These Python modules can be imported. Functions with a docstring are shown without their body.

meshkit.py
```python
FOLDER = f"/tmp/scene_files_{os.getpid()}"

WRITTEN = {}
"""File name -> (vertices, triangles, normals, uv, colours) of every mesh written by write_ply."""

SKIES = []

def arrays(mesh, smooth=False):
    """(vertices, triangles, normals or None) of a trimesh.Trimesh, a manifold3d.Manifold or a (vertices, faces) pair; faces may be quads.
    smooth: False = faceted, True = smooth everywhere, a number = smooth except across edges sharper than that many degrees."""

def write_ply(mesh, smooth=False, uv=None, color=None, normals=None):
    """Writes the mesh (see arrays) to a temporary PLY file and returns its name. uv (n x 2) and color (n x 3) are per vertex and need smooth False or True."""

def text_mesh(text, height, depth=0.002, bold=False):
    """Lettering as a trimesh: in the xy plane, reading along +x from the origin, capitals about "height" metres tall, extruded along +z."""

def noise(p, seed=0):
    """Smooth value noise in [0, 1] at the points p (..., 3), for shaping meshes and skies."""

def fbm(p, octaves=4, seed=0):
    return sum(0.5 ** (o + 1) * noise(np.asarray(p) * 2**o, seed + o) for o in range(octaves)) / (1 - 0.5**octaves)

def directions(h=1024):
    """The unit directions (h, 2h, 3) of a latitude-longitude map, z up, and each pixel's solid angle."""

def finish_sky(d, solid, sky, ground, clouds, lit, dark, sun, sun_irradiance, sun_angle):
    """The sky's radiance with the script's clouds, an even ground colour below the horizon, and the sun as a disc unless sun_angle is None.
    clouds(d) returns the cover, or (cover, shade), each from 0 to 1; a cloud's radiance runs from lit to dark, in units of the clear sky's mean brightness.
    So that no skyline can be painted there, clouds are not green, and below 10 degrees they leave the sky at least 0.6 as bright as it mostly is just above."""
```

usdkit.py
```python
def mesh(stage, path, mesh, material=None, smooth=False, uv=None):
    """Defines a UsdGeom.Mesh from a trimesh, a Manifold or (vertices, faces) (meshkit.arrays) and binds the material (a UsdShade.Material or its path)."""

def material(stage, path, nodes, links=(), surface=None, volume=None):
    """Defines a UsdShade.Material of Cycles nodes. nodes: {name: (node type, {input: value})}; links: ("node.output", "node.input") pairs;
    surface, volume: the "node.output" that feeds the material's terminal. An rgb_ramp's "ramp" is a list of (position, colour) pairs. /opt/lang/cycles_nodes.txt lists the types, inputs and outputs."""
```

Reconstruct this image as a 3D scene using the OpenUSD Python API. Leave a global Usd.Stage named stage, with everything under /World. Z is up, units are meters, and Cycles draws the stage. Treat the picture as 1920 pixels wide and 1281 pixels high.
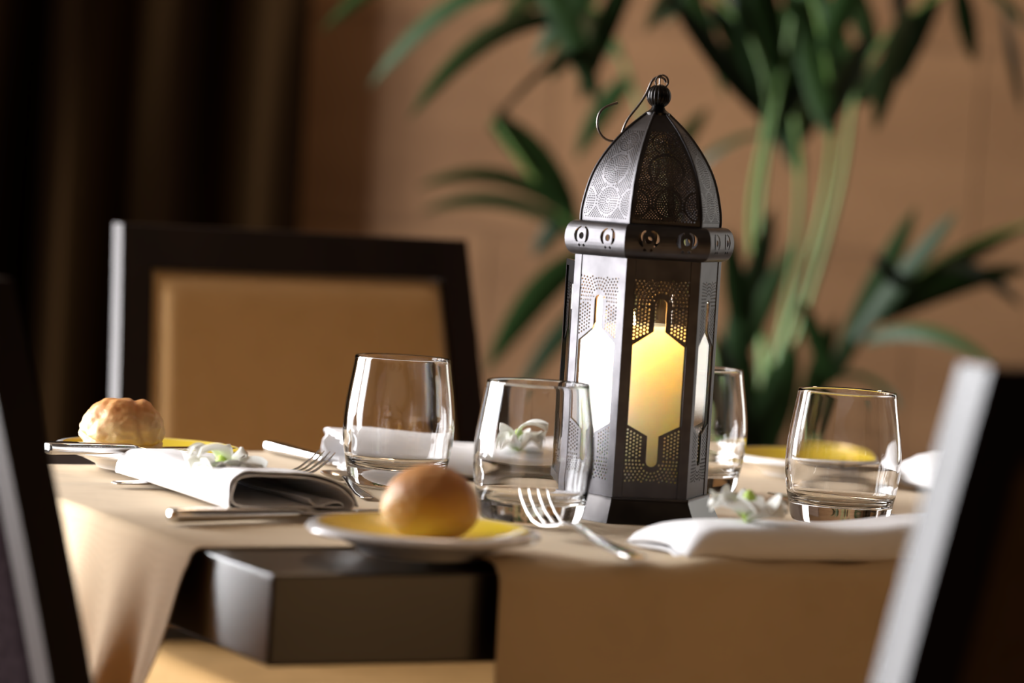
import math, random
import numpy as np, trimesh, manifold3d as m3, usdkit, meshkit
from pxr import Usd, UsdGeom, UsdLux, UsdShade, Gf, Sdf

stage = Usd.Stage.CreateInMemory()
UsdGeom.SetStageUpAxis(stage, UsdGeom.Tokens.z)
UsdGeom.SetStageMetersPerUnit(stage, 1.0)
UsdGeom.Xform.Define(stage, '/World')
UsdGeom.Scope.Define(stage, '/World/Looks')
random.seed(7); rng = np.random.default_rng(7)
PI = math.pi

# ------------------------------------------------------------------ camera, light, exposure
TABLE_Z = 0.75
CAM_Z = TABLE_Z + 0.267
PITCH, ROLL = math.radians(3.189), math.radians(3.454)
cam = UsdGeom.Camera.Define(stage, '/World/camera')
fw = np.array([0, math.cos(PITCH), -math.sin(PITCH)]); up0 = np.array([0, math.sin(PITCH), math.cos(PITCH)]); rt0 = np.array([1., 0, 0])
rt = rt0 * math.cos(ROLL) + up0 * math.sin(ROLL); up = up0 * math.cos(ROLL) - rt0 * math.sin(ROLL)
cam.AddTransformOp().Set(Gf.Matrix4d(*rt, 0, *up, 0, *(-fw), 0, 0, 0, CAM_Z, 1))
cam.CreateFocalLengthAttr(112.5); cam.CreateHorizontalApertureAttr(36.0); cam.CreateVerticalApertureAttr(36.0 * 1281 / 1920)
cam.CreateFStopAttr(3.4); cam.CreateFocusDistanceAttr(2.475); cam.CreateClippingRangeAttr(Gf.Vec2f(0.05, 50))
cam.CreateExposureAttr(0.0)

WINDOWS = [(2.0, 2.95), (3.1, 4.05), (4.2, 5.25)]          # openings in wall_left, along y
WIN_Z = (0.10, 2.70)
WINDOW_RADIANCE = 37.0
for i, (y0, y1) in enumerate(WINDOWS):                       # daylight standing in the three window openings
    L = UsdLux.RectLight.Define(stage, f'/World/daylight_{i+1}')
    L.CreateWidthAttr(WIN_Z[1] - WIN_Z[0]); L.CreateHeightAttr(y1 - y0); L.CreateIntensityAttr(WINDOW_RADIANCE); L.CreateColorAttr(Gf.Vec3f(0.98, 0.97, 1.02))
    # light shines along its local -Z: turn -Z to +X
    L.AddTranslateOp().Set(Gf.Vec3d(-3.34, (y0 + y1) / 2, sum(WIN_Z) / 2)); L.AddRotateYOp().Set(-90.0)
L = UsdLux.RectLight.Define(stage, '/World/daylight_4')           # daylight in the narrower window of the back wall, right of the frame
WIN4 = (2.25, 3.05)
L.CreateWidthAttr(WIN4[1] - WIN4[0]); L.CreateHeightAttr(2.0); L.CreateIntensityAttr(4.0); L.CreateColorAttr(Gf.Vec3f(1.0, 0.95, 0.9))
L.AddTranslateOp().Set(Gf.Vec3d(sum(WIN4) / 2, 5.74, 1.5)); L.AddRotateXOp().Set(-90.0)
CEILING_LAMPS = [(1.3, -0.6, 0.42), (-0.6, -0.9, 0.38), (1.9, 1.2, 0.32), (-0.05, 4.75, 2.8), (1.2, 4.75, 0.5), (-1.6, 3.4, 0.0)]
CEIL = 2.9
for i, (x, y, w) in enumerate(CEILING_LAMPS):                # warm lamps behind the round ceiling diffusers
    if w <= 0: continue
    L = UsdLux.DiskLight.Define(stage, f'/World/lamp_light_{i+1}')
    L.CreateRadiusAttr(0.2); L.CreateIntensityAttr(w * 14); L.CreateColorAttr(Gf.Vec3f(1.0, 0.66, 0.40))
    L.AddTranslateOp().Set(Gf.Vec3d(x, y, CEIL - 0.06))

# ------------------------------------------------------------------ helpers
YAW = 27.8745
ex = np.array([math.cos(math.radians(YAW)), math.sin(math.radians(YAW)), 0]); ey = np.array([-ex[1], ex[0], 0])
T0 = np.array([-0.14154, 2.0, TABLE_Z])
TW, TH = 0.93, 0.71
def W(X, Y, z=0.0):                                          # table coordinates -> world
    return T0 + X * ex + Y * ey + np.array([0, 0, z])

used = {}
def free(path):
    if path not in used:
        used[path] = 0; return path
    used[path] += 1
    return f'{path}_{used[path]:03d}'
def tag(p, label=None, cat=None, group=None, kind=None):
    for k, v in (('label', label), ('category', cat), ('group', group), ('kind', kind)):
        if v: p.SetCustomDataByKey(k, v)
    return p
def thing(name, label, cat, loc=(0, 0, 0), rotz=0.0, group=None):
    x = UsdGeom.Xform.Define(stage, free('/World/' + name))
    x.AddTranslateOp().Set(Gf.Vec3d(*map(float, loc))); x.AddRotateZOp().Set(float(rotz))
    return tag(x.GetPrim(), label, cat, group)
def part(parent, name, mesh, mat, smooth=30, label=None, kind=None):
    m = usdkit.mesh(stage, free(f'{parent.GetPath()}/{name}'), mesh, mat, smooth=smooth)
    return tag(m.GetPrim(), label, None, None, kind)
def single(name, mesh, mat, label=None, cat=None, group=None, kind=None, smooth=30):
    m = usdkit.mesh(stage, free('/World/' + name), mesh, mat, smooth=smooth)
    return tag(m.GetPrim(), label, cat, group, kind)
def dup(src, loc, rotz, label, group=None):
    was = src.GetCustomData()
    x = UsdGeom.Xform.Define(stage, free('/World/' + src.GetName()))
    p = x.GetPrim(); p.GetReferences().AddInternalReference(src.GetPath())
    x.ClearXformOpOrder()
    for o, v in (('xformOp:translate', Gf.Vec3d(*map(float, loc))), ('xformOp:rotateZ', float(rotz))):
        p.GetAttribute(o).Set(v)
    x.GetPrim().CreateAttribute('xformOpOrder', Sdf.ValueTypeNames.TokenArray, False).Set(['xformOp:translate', 'xformOp:rotateZ'])
    p.SetInstanceable(True)
    return tag(p, label, was['category'], group or was.get('group'))

def cat_(*ms): return trimesh.util.concatenate([tm(m) for m in ms])
def tm(m):
    if isinstance(m, m3.Manifold):
        a = m.to_mesh(); return trimesh.Trimesh(a.vert_properties[:, :3], a.tri_verts, process=False)
    return m
def box(x0, x1, y0, y1, z0, z1):
    b = trimesh.creation.box((x1 - x0, y1 - y0, z1 - z0)); b.apply_translation(((x0 + x1) / 2, (y0 + y1) / 2, (z0 + z1) / 2)); return b
def rbox(x0, x1, y0, y1, z0, z1, r=0.004, seg=12):           # a box with rounded edges
    s = m3.Manifold.sphere(r, seg)
    return tm(m3.Manifold.batch_hull([s.translate((x, y, z)) for x in (x0 + r, x1 - r) for y in (y0 + r, y1 - r) for z in (z0 + r, z1 - r)]))
def lathe(profile, n=64, close=False):
    p = np.asarray(profile, float); k = len(p)
    a = np.linspace(0, 2 * PI, n, endpoint=False)
    v = np.stack([np.outer(p[:, 0], np.cos(a)), np.outer(p[:, 0], np.sin(a)), np.repeat(p[:, 1:2], n, 1)], -1).reshape(-1, 3)
    f = []
    for i in range(k - 1):
        for j in range(n):
            q = [i * n + j, i * n + (j + 1) % n, (i + 1) * n + (j + 1) % n, (i + 1) * n + j]
            f += [(q[0], q[1], q[2]), (q[0], q[2], q[3])]
    m = trimesh.Trimesh(v, f, process=False); m.merge_vertices(); m.update_faces(m.nondegenerate_faces()); m.remove_unreferenced_vertices(); return m
def curve(pts, n):                                           # smooth curve through points
    from scipy.interpolate import CubicSpline
    p = np.asarray(pts, float); t = np.r_[0, np.cumsum(np.linalg.norm(np.diff(p, axis=0), axis=1))]
    return CubicSpline(t, p)(np.linspace(0, t[-1], n))
def tube(pts, r, seg=10):
    p = np.asarray(pts, float); n = len(p); r = np.broadcast_to(np.asarray(r, float), (n,))
    t = np.gradient(p, axis=0); t /= np.linalg.norm(t, axis=1, keepdims=True)
    u = np.cross(t[0], (0, 0, 1) if abs(t[0][2]) < .9 else (1, 0, 0)); u /= np.linalg.norm(u); v = []
    for i in range(n):
        u = u - t[i] * (u @ t[i]); u /= np.linalg.norm(u); w = np.cross(t[i], u)
        for a in np.linspace(0, 2 * PI, seg, endpoint=False): v.append(p[i] + r[i] * (u * math.cos(a) + w * math.sin(a)))
    v += [p[0], p[-1]]; f = []
    for i in range(n - 1):
        for j in range(seg):
            q = [i * seg + j, i * seg + (j + 1) % seg, (i + 1) * seg + (j + 1) % seg, (i + 1) * seg + j]; f += [(q[0], q[1], q[2]), (q[0], q[2], q[3])]
    for j in range(seg): f += [(n * seg, (j + 1) % seg, j), (n * seg + 1, (n - 1) * seg + j, (n - 1) * seg + (j + 1) % seg)]
    return trimesh.Trimesh(v, f, process=False)
def grid(P):                                                 # (a, b, 3) points -> sheet
    P = np.asarray(P, float); a, b = P.shape[:2]; i = np.arange(a * b).reshape(a, b)
    q = np.stack([i[:-1, :-1], i[1:, :-1], i[1:, 1:], i[:-1, 1:]], -1).reshape(-1, 4)
    return trimesh.Trimesh(P.reshape(-1, 3), np.vstack([q[:, :3], q[:, [0, 2, 3]]]), process=False)
def thick(P, N, d):                                          # closed sheet: grid P offset by d along N
    P = np.asarray(P, float); a, b = P.shape[:2]
    top, bot = grid(P + N * d), grid(P)
    bot.invert(); m = trimesh.util.concatenate([top, bot]); n = a * b; i = np.arange(n).reshape(a, b)
    loop = np.r_[i[0, :], i[1:, -1], i[-1, -2::-1], i[-2:0:-1, 0]]; f = []
    for s, e in zip(loop, np.roll(loop, -1)): f += [(s, e, e + n), (s, e + n, s + n)]
    m = trimesh.Trimesh(m.vertices, np.vstack([m.faces, f]), process=False); m.fix_normals(); return m
def normals(P):
    n = np.cross(np.gradient(P, axis=0), np.gradient(P, axis=1)); return n / np.maximum(np.linalg.norm(n, axis=-1, keepdims=True), 1e-12)
def poly(pts): return m3.CrossSection([np.asarray(pts, float)], m3.FillRule.NonZero)
def rot_to(m, deg, axis, at=(0, 0, 0)):
    m.apply_transform(trimesh.transformations.rotation_matrix(math.radians(deg), axis, at)); return m

# ------------------------------------------------------------------ materials
def mat(name, nodes, links=(), surface='p.BSDF'): return usdkit.material(stage, '/World/Looks/' + name, nodes, links, surface=surface)
def plain(name, col, rough=.5, **k): return mat(name, {'p': ('principled_bsdf', dict(base_color=col, roughness=rough, **k))})
def noisy(name, c0, c1, scale, rough=.5, stretch=(1, 1, 1), bump=0.0, dist=.001, detail=4, coord='object', **k):
    n = {'t': ('texture_coordinate', {}), 'm': ('mapping', {'scale': stretch}), 'n': ('noise_texture', {'scale': scale, 'detail': detail}), 'r': ('rgb_ramp', {'ramp': [(.3, c0), (.7, c1)]}), 'p': ('principled_bsdf', dict(roughness=rough, **k))}
    l = [('t.' + coord, 'm.vector'), ('m.vector', 'n.vector'), ('n.fac', 'r.fac'), ('r.color', 'p.base_color')]
    if bump: n['b'] = ('bump', {'strength': bump, 'distance': dist}); l += [('n.fac', 'b.height'), ('b.normal', 'p.normal')]
    return mat(name, n, l)
def woven(name, c0, c1, scale, bump=.4, translucent=0.0, sheen=.2, rough=.85):
    n = {'t': ('texture_coordinate', {}), 'wx': ('wave_texture', {'scale': scale, 'bands_direction': 'x', 'distortion': 1.2, 'detail': 1}), 'wy': ('wave_texture', {'scale': scale, 'bands_direction': 'z', 'distortion': 1.2, 'detail': 1}),
         'x': ('math', {'math_type': 'add'}), 'h': ('math', {'math_type': 'multiply', 'value2': .5}), 'n': ('noise_texture', {'scale': 30, 'detail': 4}), 'a': ('math', {'math_type': 'multiply_add', 'value2': .5}),
         'r': ('rgb_ramp', {'ramp': [(.25, c0), (.75, c1)]}), 'b': ('bump', {'strength': bump, 'distance': .0004}), 'p': ('principled_bsdf', dict(roughness=rough, sheen_weight=sheen, specular_ior_level=.25))}
    l = [('t.object', 'wx.vector'), ('t.object', 'wy.vector'), ('t.object', 'n.vector'), ('wx.fac', 'x.value1'), ('wy.fac', 'x.value2'), ('x.value', 'h.value1'), ('h.value', 'a.value1'), ('n.fac', 'h.value2'), ('n.fac', 'a.value3'),
         ('a.value', 'r.fac'), ('r.color', 'p.base_color'), ('a.value', 'b.height'), ('b.normal', 'p.normal')]
    l.remove(('n.fac', 'h.value2'))
    if translucent:
        n['tr'] = ('translucent_bsdf', {}); n['mx'] = ('mix_closure', {'fac': translucent}); l += [('r.color', 'tr.color'), ('p.BSDF', 'mx.closure1'), ('tr.BSDF', 'mx.closure2')]
        return mat(name, n, l, 'mx.closure')
    return mat(name, n, l)
M = {}
M['wenge'] = noisy('wenge', (.012, .006, .004), (.022, .011, .008), 14, .32, (1, 1, .12), .05, .0005, coat_weight=.06, coat_roughness=.3, specular_ior_level=.3)
M['table_wood'] = noisy('table_wood', (.010, .006, .005), (.02, .011, .008), 18, .34, (.1, 1, 1), .04, .0004, coat_weight=.35, coat_roughness=.25, specular_ior_level=.45)
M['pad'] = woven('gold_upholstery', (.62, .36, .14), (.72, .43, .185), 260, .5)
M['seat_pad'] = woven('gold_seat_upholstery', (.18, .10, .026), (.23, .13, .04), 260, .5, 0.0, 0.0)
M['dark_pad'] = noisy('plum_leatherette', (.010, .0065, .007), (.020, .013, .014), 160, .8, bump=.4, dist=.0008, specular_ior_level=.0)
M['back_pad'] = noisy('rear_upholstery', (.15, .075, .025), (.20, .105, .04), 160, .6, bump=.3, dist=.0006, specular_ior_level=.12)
M['cloth'] = woven('beige_tablecloth', (.56, .42, .255), (.64, .49, .31), 420, .12, .10, .1)
M['napkin'] = woven('white_linen', (.80, .78, .78), (.86, .85, .86), 500, .4, .03, .05)
M['white_china'] = plain('white_china', (.86, .84, .83), .18, coat_weight=.4)
M['yellow_glaze'] = plain('yellow_glaze', (.80, .58, .03), .22, coat_weight=.4)
M['steel'] = noisy('polished_steel', (.62, .60, .58), (.70, .69, .68), 40, .16, metallic=1)
M['lantern'] = noisy('gunmetal', (.048, .045, .047), (.080, .075, .078), 55, .42, bump=.12, dist=.0004, metallic=1)
M['lantern_dark'] = noisy('dark_gunmetal', (.020, .018, .018), (.036, .033, .032), 40, .3, metallic=1)
M['wire'] = plain('iron_wire', (.16, .14, .13), .35, metallic=1)
M['glass'] = mat('tumbler_glass', {'p': ('principled_bsdf', dict(base_color=(1, 1, 1), roughness=0.0, ior=1.5, transmission_weight=1.0))})
M['pane'] = mat('thin_pane', {'ge': ('geometry', {}), 'iv': ('math', {'math_type': 'subtract', 'value1': 1.0}), 'fm': ('math', {'math_type': 'multiply'}), 'f': ('fresnel', {'IOR': 1.5}), 't': ('transparent_bsdf', {'color': (.96, .97, .96)}), 'g': ('glossy_bsdf', {'roughness': .02, 'color': (1, 1, 1)}), 'm': ('mix_closure', {})}, [('ge.backfacing', 'iv.value2'), ('f.fac', 'fm.value1'), ('iv.value', 'fm.value2'), ('fm.value', 'm.fac'), ('t.BSDF', 'm.closure1'), ('g.BSDF', 'm.closure2')], 'm.closure')
M['wax'] = mat('candle_wax', {'p': ('principled_bsdf', dict(base_color=(.95, .87, .70), roughness=.45, subsurface_weight=1.0, subsurface_scale=.022, subsurface_radius=(1.0, .58, .26)))})
M['wick'] = plain('burnt_wick', (.02, .015, .01), .9)
M['flame'] = mat('flame', {'e': ('emission', {'color': (1.0, .46, .12), 'strength': 190.0})}, surface='e.emission')
M['petal'] = mat('white_petal', {'t': ('texture_coordinate', {}), 's': ('separate_xyz', {}), 'r': ('rgb_ramp', {'ramp': [(0, (.62, .74, .30)), (.006, (.78, .84, .58)), (.013, (.90, .90, .86)), (1, (.92, .91, .90))]}), 'l': ('math', {'math_type': 'sqrt'}),
     'x2': ('math', {'math_type': 'multiply'}), 'y2': ('math', {'math_type': 'multiply'}), 'a': ('math', {'math_type': 'add'}), 'p': ('principled_bsdf', {'roughness': .6}), 'tr': ('translucent_bsdf', {}), 'm': ('mix_closure', {'fac': .3})},
     [('t.object', 's.vector'), ('s.x', 'x2.value1'), ('s.x', 'x2.value2'), ('s.y', 'y2.value1'), ('s.y', 'y2.value2'), ('x2.value', 'a.value1'), ('y2.value', 'a.value2'), ('a.value', 'l.value1'), ('l.value', 'r.fac'), ('r.color', 'p.base_color'), ('r.color', 'tr.color'), ('p.BSDF', 'm.closure1'), ('tr.BSDF', 'm.closure2')], 'm.closure')
M['green_heart'] = plain('green_flower_heart', (.45, .62, .10), .6)
def bread_mat(name, low, mid, high, z0, z1):
    return mat(name, {'t': ('texture_coordinate', {}), 's': ('separate_xyz', {}), 'n': ('noise_texture', {'scale': 45, 'detail': 4}), 'f': ('noise_texture', {'scale': 500, 'detail': 3}), 'z': ('map_range', {'from_min': z0, 'from_max': z1, 'to_min': 0, 'to_max': 1}),
        'a': ('math', {'math_type': 'multiply_add', 'value2': .55}), 'o': ('math', {'math_type': 'subtract', 'value2': .27}), 'r': ('rgb_ramp', {'ramp': [(0, low), (.42, mid), (.8, high), (1, high)]}), 'b': ('bump', {'strength': .25, 'distance': .0006}), 'p': ('principled_bsdf', {'roughness': .5, 'subsurface_weight': .15, 'subsurface_scale': .004})},
        [('t.object', 's.vector'), ('t.object', 'n.vector'), ('t.object', 'f.vector'), ('s.z', 'z.value'), ('n.fac', 'a.value1'), ('z.result', 'a.value3'), ('a.value', 'o.value1'), ('o.value', 'r.fac'), ('r.color', 'p.base_color'), ('f.fac', 'b.height'), ('b.normal', 'p.normal')])
M['bread_round'] = bread_mat('bread_round', (.80, .62, .34), (.68, .38, .09), (.46, .20, .05), .006, .042)
M['bread_lumpy'] = bread_mat('bread_lumpy', (.66, .50, .27), (.62, .42, .19), (.52, .24, .07), .006, .046)
def leaf_mat(name, c0, c1, tr):
    return mat(name, {'o': ('object_info', {}), 'r': ('rgb_ramp', {'ramp': [(0, c0), (1, c1)]}), 'p': ('principled_bsdf', {'roughness': .5, 'specular_ior_level': .3}), 'tl': ('translucent_bsdf', {}), 'm': ('mix_closure', {'fac': tr})},
        [('o.random', 'r.fac'), ('r.color', 'p.base_color'), ('r.color', 'tl.color'), ('p.BSDF', 'm.closure1'), ('tl.BSDF', 'm.closure2')], 'm.closure')
M['leaf'] = leaf_mat('palm_leaf', (.005, .017, .0035), (.018, .050, .008), .22)
M['stem'] = noisy('palm_stem', (.05, .11, .016), (.085, .16, .024), 12, .5, (1, 1, .2))
M['pot'] = noisy('clay_pot', (.10, .05, .03), (.16, .08, .05), 12, .7, bump=.2)
M['soil'] = noisy('potting_soil', (.02, .012, .008), (.05, .03, .02), 60, .95, bump=.6, dist=.004)
M['tile'] = mat('sandstone_tile', {'t': ('geometry', {}), 'm': ('mapping', {'scale': (1.2, 1, 5)}), 'n': ('noise_texture', {'scale': 2.2, 'detail': 5, 'roughness': .6}), 'o': ('object_info', {}), 'a': ('math', {'math_type': 'multiply_add', 'value2': .35}), 'r': ('rgb_ramp', {'ramp': [(.3, (.135, .066, .026)), (.85, (.185, .096, .041))]}), 'p': ('principled_bsdf', {'roughness': .55}), 'b': ('bump', {'strength': .2, 'distance': .003})},
    [('t.position', 'm.vector'), ('m.vector', 'n.vector'), ('o.random', 'a.value1'), ('n.fac', 'a.value3'), ('a.value', 'r.fac'), ('r.color', 'p.base_color'), ('n.fac', 'b.height'), ('b.normal', 'p.normal')])
M['grout'] = plain('tile_grout', (.20, .13, .09), .9)
M['plaster'] = noisy('brown_plaster', (.042, .025, .016), (.056, .034, .022), 5, .9, coord='object')
M['ceiling'] = noisy('ceiling_paint', (.13, .092, .06), (.15, .106, .07), 3, .9)
M['floor'] = noisy('dark_carpet', (.032, .018, .011), (.046, .027, .017), 90, .95, bump=.4, dist=.002)
M['curtain'] = mat('brown_curtain', {'t': ('texture_coordinate', {}), 'm': ('mapping', {'scale': (1.0, .2, .55)}), 'w': ('wave_texture', {'scale': 1.1, 'bands_direction': 'x', 'distortion': 7.0, 'detail': 1.5, 'detail_scale': .8}), 'r': ('rgb_ramp', {'ramp': [(.2, (.003, .0014, .0006)), (.8, (.011, .0056, .0022))]}), 'p': ('principled_bsdf', {'roughness': .85, 'specular_ior_level': 0.0})},
    [('t.object', 'm.vector'), ('m.vector', 'w.vector'), ('w.fac', 'r.fac'), ('r.color', 'p.base_color')])
M['frame_white'] = plain('window_frame_paint', (.75, .73, .70), .4)
M['lamp_glow'] = mat('lamp_diffuser', {'e': ('emission', {'color': (1.0, .72, .45), 'strength': 3.0})}, surface='e.emission')

# ------------------------------------------------------------------ the room
RX0, RX1, RY0, RY1 = -3.2, 3.4, -2.6, 5.6
S = 'structure'
single('floor', box(RX0 - .2, RX1 + .2, RY0 - .2, RY1 + .2, -.1, 0), M['floor'], kind=S)
single('ceiling', box(RX0 - .2, RX1 + .2, RY0 - .2, RY1 + .2, CEIL, CEIL + .1), M['ceiling'], kind=S)
single('wall_right', box(RX1, RX1 + .2, RY0, RY1, 0, CEIL), M['plaster'], kind=S)
single('wall_front', box(RX0 - .2, RX1 + .2, RY0 - .2, RY0, 0, CEIL), M['plaster'], kind=S)
edges = [RY0] + [v for w in WINDOWS for v in w] + [RY1]
wl = [box(RX0 - .2, RX0, RY0, RY1, 0, WIN_Z[0]), box(RX0 - .2, RX0, RY0, RY1, WIN_Z[1], CEIL)]
for a, b in zip(edges[0::2], edges[1::2]): wl.append(box(RX0 - .2, RX0, a, b, WIN_Z[0], WIN_Z[1]))
single('wall_left', cat_(*wl), M['plaster'], kind=S)
for i, (y0, y1) in enumerate(WINDOWS):
    w = UsdGeom.Xform.Define(stage, f'/World/window_{i+1}').GetPrim(); tag(w, kind=S)
    z0, z1 = WIN_Z; t = .05; x0, x1 = -3.29, -3.24; ym = (y0 + y1) / 2
    part(w, 'window_frame', cat_(box(x0, x1, y0, y0 + t, z0, z1), box(x0, x1, y1 - t, y1, z0, z1), box(x0, x1, y0 + t, y1 - t, z0, z0 + t), box(x0, x1, y0 + t, y1 - t, z1 - t, z1), box(x0, x1, ym - .015, ym + .015, z0 + t, z1 - t)), M['frame_white'])
    for a, b in ((y0 + t, ym - .015), (ym + .015, y1 - t)): part(w, 'pane', box(-3.268, -3.264, a, b, z0 + t, z1 - t), M['pane'])
wb = single('wall_back', cat_(box(RX0 - .2, WIN4[0], RY1, RY1 + .2, 0, CEIL), box(WIN4[1], RX1 + .2, RY1, RY1 + .2, 0, CEIL), box(WIN4[0], WIN4[1], RY1, RY1 + .2, 0, .5), box(WIN4[0], WIN4[1], RY1, RY1 + .2, 2.5, CEIL)), M['grout'], kind=S)
w4 = UsdGeom.Xform.Define(stage, '/World/window_4').GetPrim(); tag(w4, kind=S)
part(w4, 'window_frame', cat_(box(WIN4[0], WIN4[0] + .05, 5.66, 5.71, .5, 2.5), box(WIN4[1] - .05, WIN4[1], 5.66, 5.71, .5, 2.5), box(WIN4[0] + .05, WIN4[1] - .05, 5.66, 5.71, .5, .55), box(WIN4[0] + .05, WIN4[1] - .05, 5.66, 5.71, 2.45, 2.5)), M['frame_white'])
part(w4, 'pane', box(WIN4[0] + .05, WIN4[1] - .05, 5.683, 5.687, .55, 2.45), M['pane'])
tw_, th_ = .74, .36                                          # the sandstone tiles of the back wall
for r in range(9):
    for c in range(6):
        x0 = -.74 + c * tw_ + (.05 if r % 2 else -.05); z0 = r * th_ - .18
        if x0 + tw_ > WIN4[0] - .02: continue
        z1 = min(z0 + th_ - .003, CEIL - .002); z0 = max(z0, .002)
        part(wb, 'tile', box(x0, x0 + tw_ - .003, RY1 - .012 - .002 * random.random(), RY1 + .004, z0, z1), M['tile'], smooth=False)
for i, (x, y, w) in enumerate(CEILING_LAMPS):
    if w <= 0: continue
    c = thing('ceiling_lamp', ['round warm ceiling lamp behind the table, to the right', 'round warm ceiling lamp behind the table, to the left', 'round warm ceiling lamp on the right side of the room', 'round warm ceiling lamp by the sandstone wall above the palm', 'round warm ceiling lamp by the sandstone wall, right of the palm', ''][i], 'lamp', (x, y, CEIL))
    part(c, 'housing', lathe([(0, 0), (.235, 0), (.235, -.05), (.22, -.055), (.205, -.05), (.205, -.02), (0, -.02)], 48), M['frame_white'])

# curtain: hanging folds in front of the left part of the back wall
nx, nz = 220, 24
cx = np.linspace(-2.95, -.382, nx); cz = np.linspace(.02, 2.8, nz)
CX, CZ = np.meshgrid(cx, cz, indexing='ij')
amp = .035 + .012 * np.sin(CX * 5.1)
P = np.stack([CX + .012 * np.sin(CX * 39 * 2 + 1), 5.49 + amp * np.sin(CX * 36 + .5 * np.sin(CX * 7) + .25 * np.sin(CZ * 2)), CZ], -1)
cu = thing('curtain', 'dark brown full-length curtain hanging in folds at left', 'curtain', (0, 0, 0))
part(cu, 'drape', thick(P, normals(P), .004), M['curtain'], smooth=60)
part(cu, 'curtain_rail', tube([(-3.0, 5.49, 2.83), (-.33, 5.49, 2.83)], .014, 12), M['wire'])

# ------------------------------------------------------------------ table
tb = thing('dining_table', 'dark wood rectangular dining table under crossed beige runners', 'table', (T0[0], T0[1], 0), YAW)
part(tb, 'tabletop', rbox(0, TW, 0, TH, TABLE_Z - .059, TABLE_Z, .0025), M['table_wood'])
part(tb, 'pedestal', rbox(TW / 2 - .05, TW / 2 + .05, TH / 2 - .05, TH / 2 + .05, .03, TABLE_Z - .055, .004), M['wenge'])
part(tb, 'foot', rbox(TW / 2 - .115, TW / 2 + .115, TH / 2 - .16, TH / 2 + .16, 0, .035, .004), M['wenge'])

def runner(along, a0, a1, c0, c1, lift, drop0, drop1, wave):
    """A cloth laid over the table from edge to edge: along 'x' or 'y', its width from c0 to c1, hanging drop0 and drop1 over the two edges."""
    R = .008 + lift; ov = .004
    s, zz, nn = [], [], []
    top = np.linspace(a0 + .0, a1, 60)
    def bend(edge, sign, drop):
        q = [(edge + sign * (R * math.sin(t)), lift - R + R * math.cos(t), 0.0) for t in np.linspace(0, PI / 2, 7)[1:]]
        q += [(edge + sign * R, lift - R - d, d) for d in np.linspace(0, drop, 34)[1:]]
        return q
    path = bend(a0, -1, drop0)[::-1] + [(t, lift, 0.0) for t in top] + bend(a1, 1, drop1)
    n = 90; P = np.zeros((len(path), n, 3)); w = np.linspace(c0, c1, n)
    for i, (a, z, d) in enumerate(path):
        sign = -1 if a < (a0 + a1) / 2 else 1
        P[i] = wave(a, w, z, d, sign)
    if along == 'y': P = P[:, ::-1]
    return P
def wave_x(a, w, z, d, sign):                                # runner along x: (a, w) = (X, Y)
    k = min(d / .12, 1.0); e = np.clip(1 - (w - .116) / .12, 0, 1)
    g = k ** .7 * e ** 1.5 * .038 * (sign < 0)
    f = k * (.010 * np.sin(w * 62 + 1.3) + .008 * np.sin(w * 31 + .4) + .010) + k * .016 * np.exp(-((w - .15) / .022) ** 2) + d * .05
    pillow = 0.0006 * (meshkit.noise(np.stack([np.full_like(w, a) * 14, w * 14, w * 0], -1), 3))
    return np.stack([a + sign * f, w + g - .012 * k * e * np.sin(d * 40), z + pillow * (d == 0)], -1)
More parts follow.
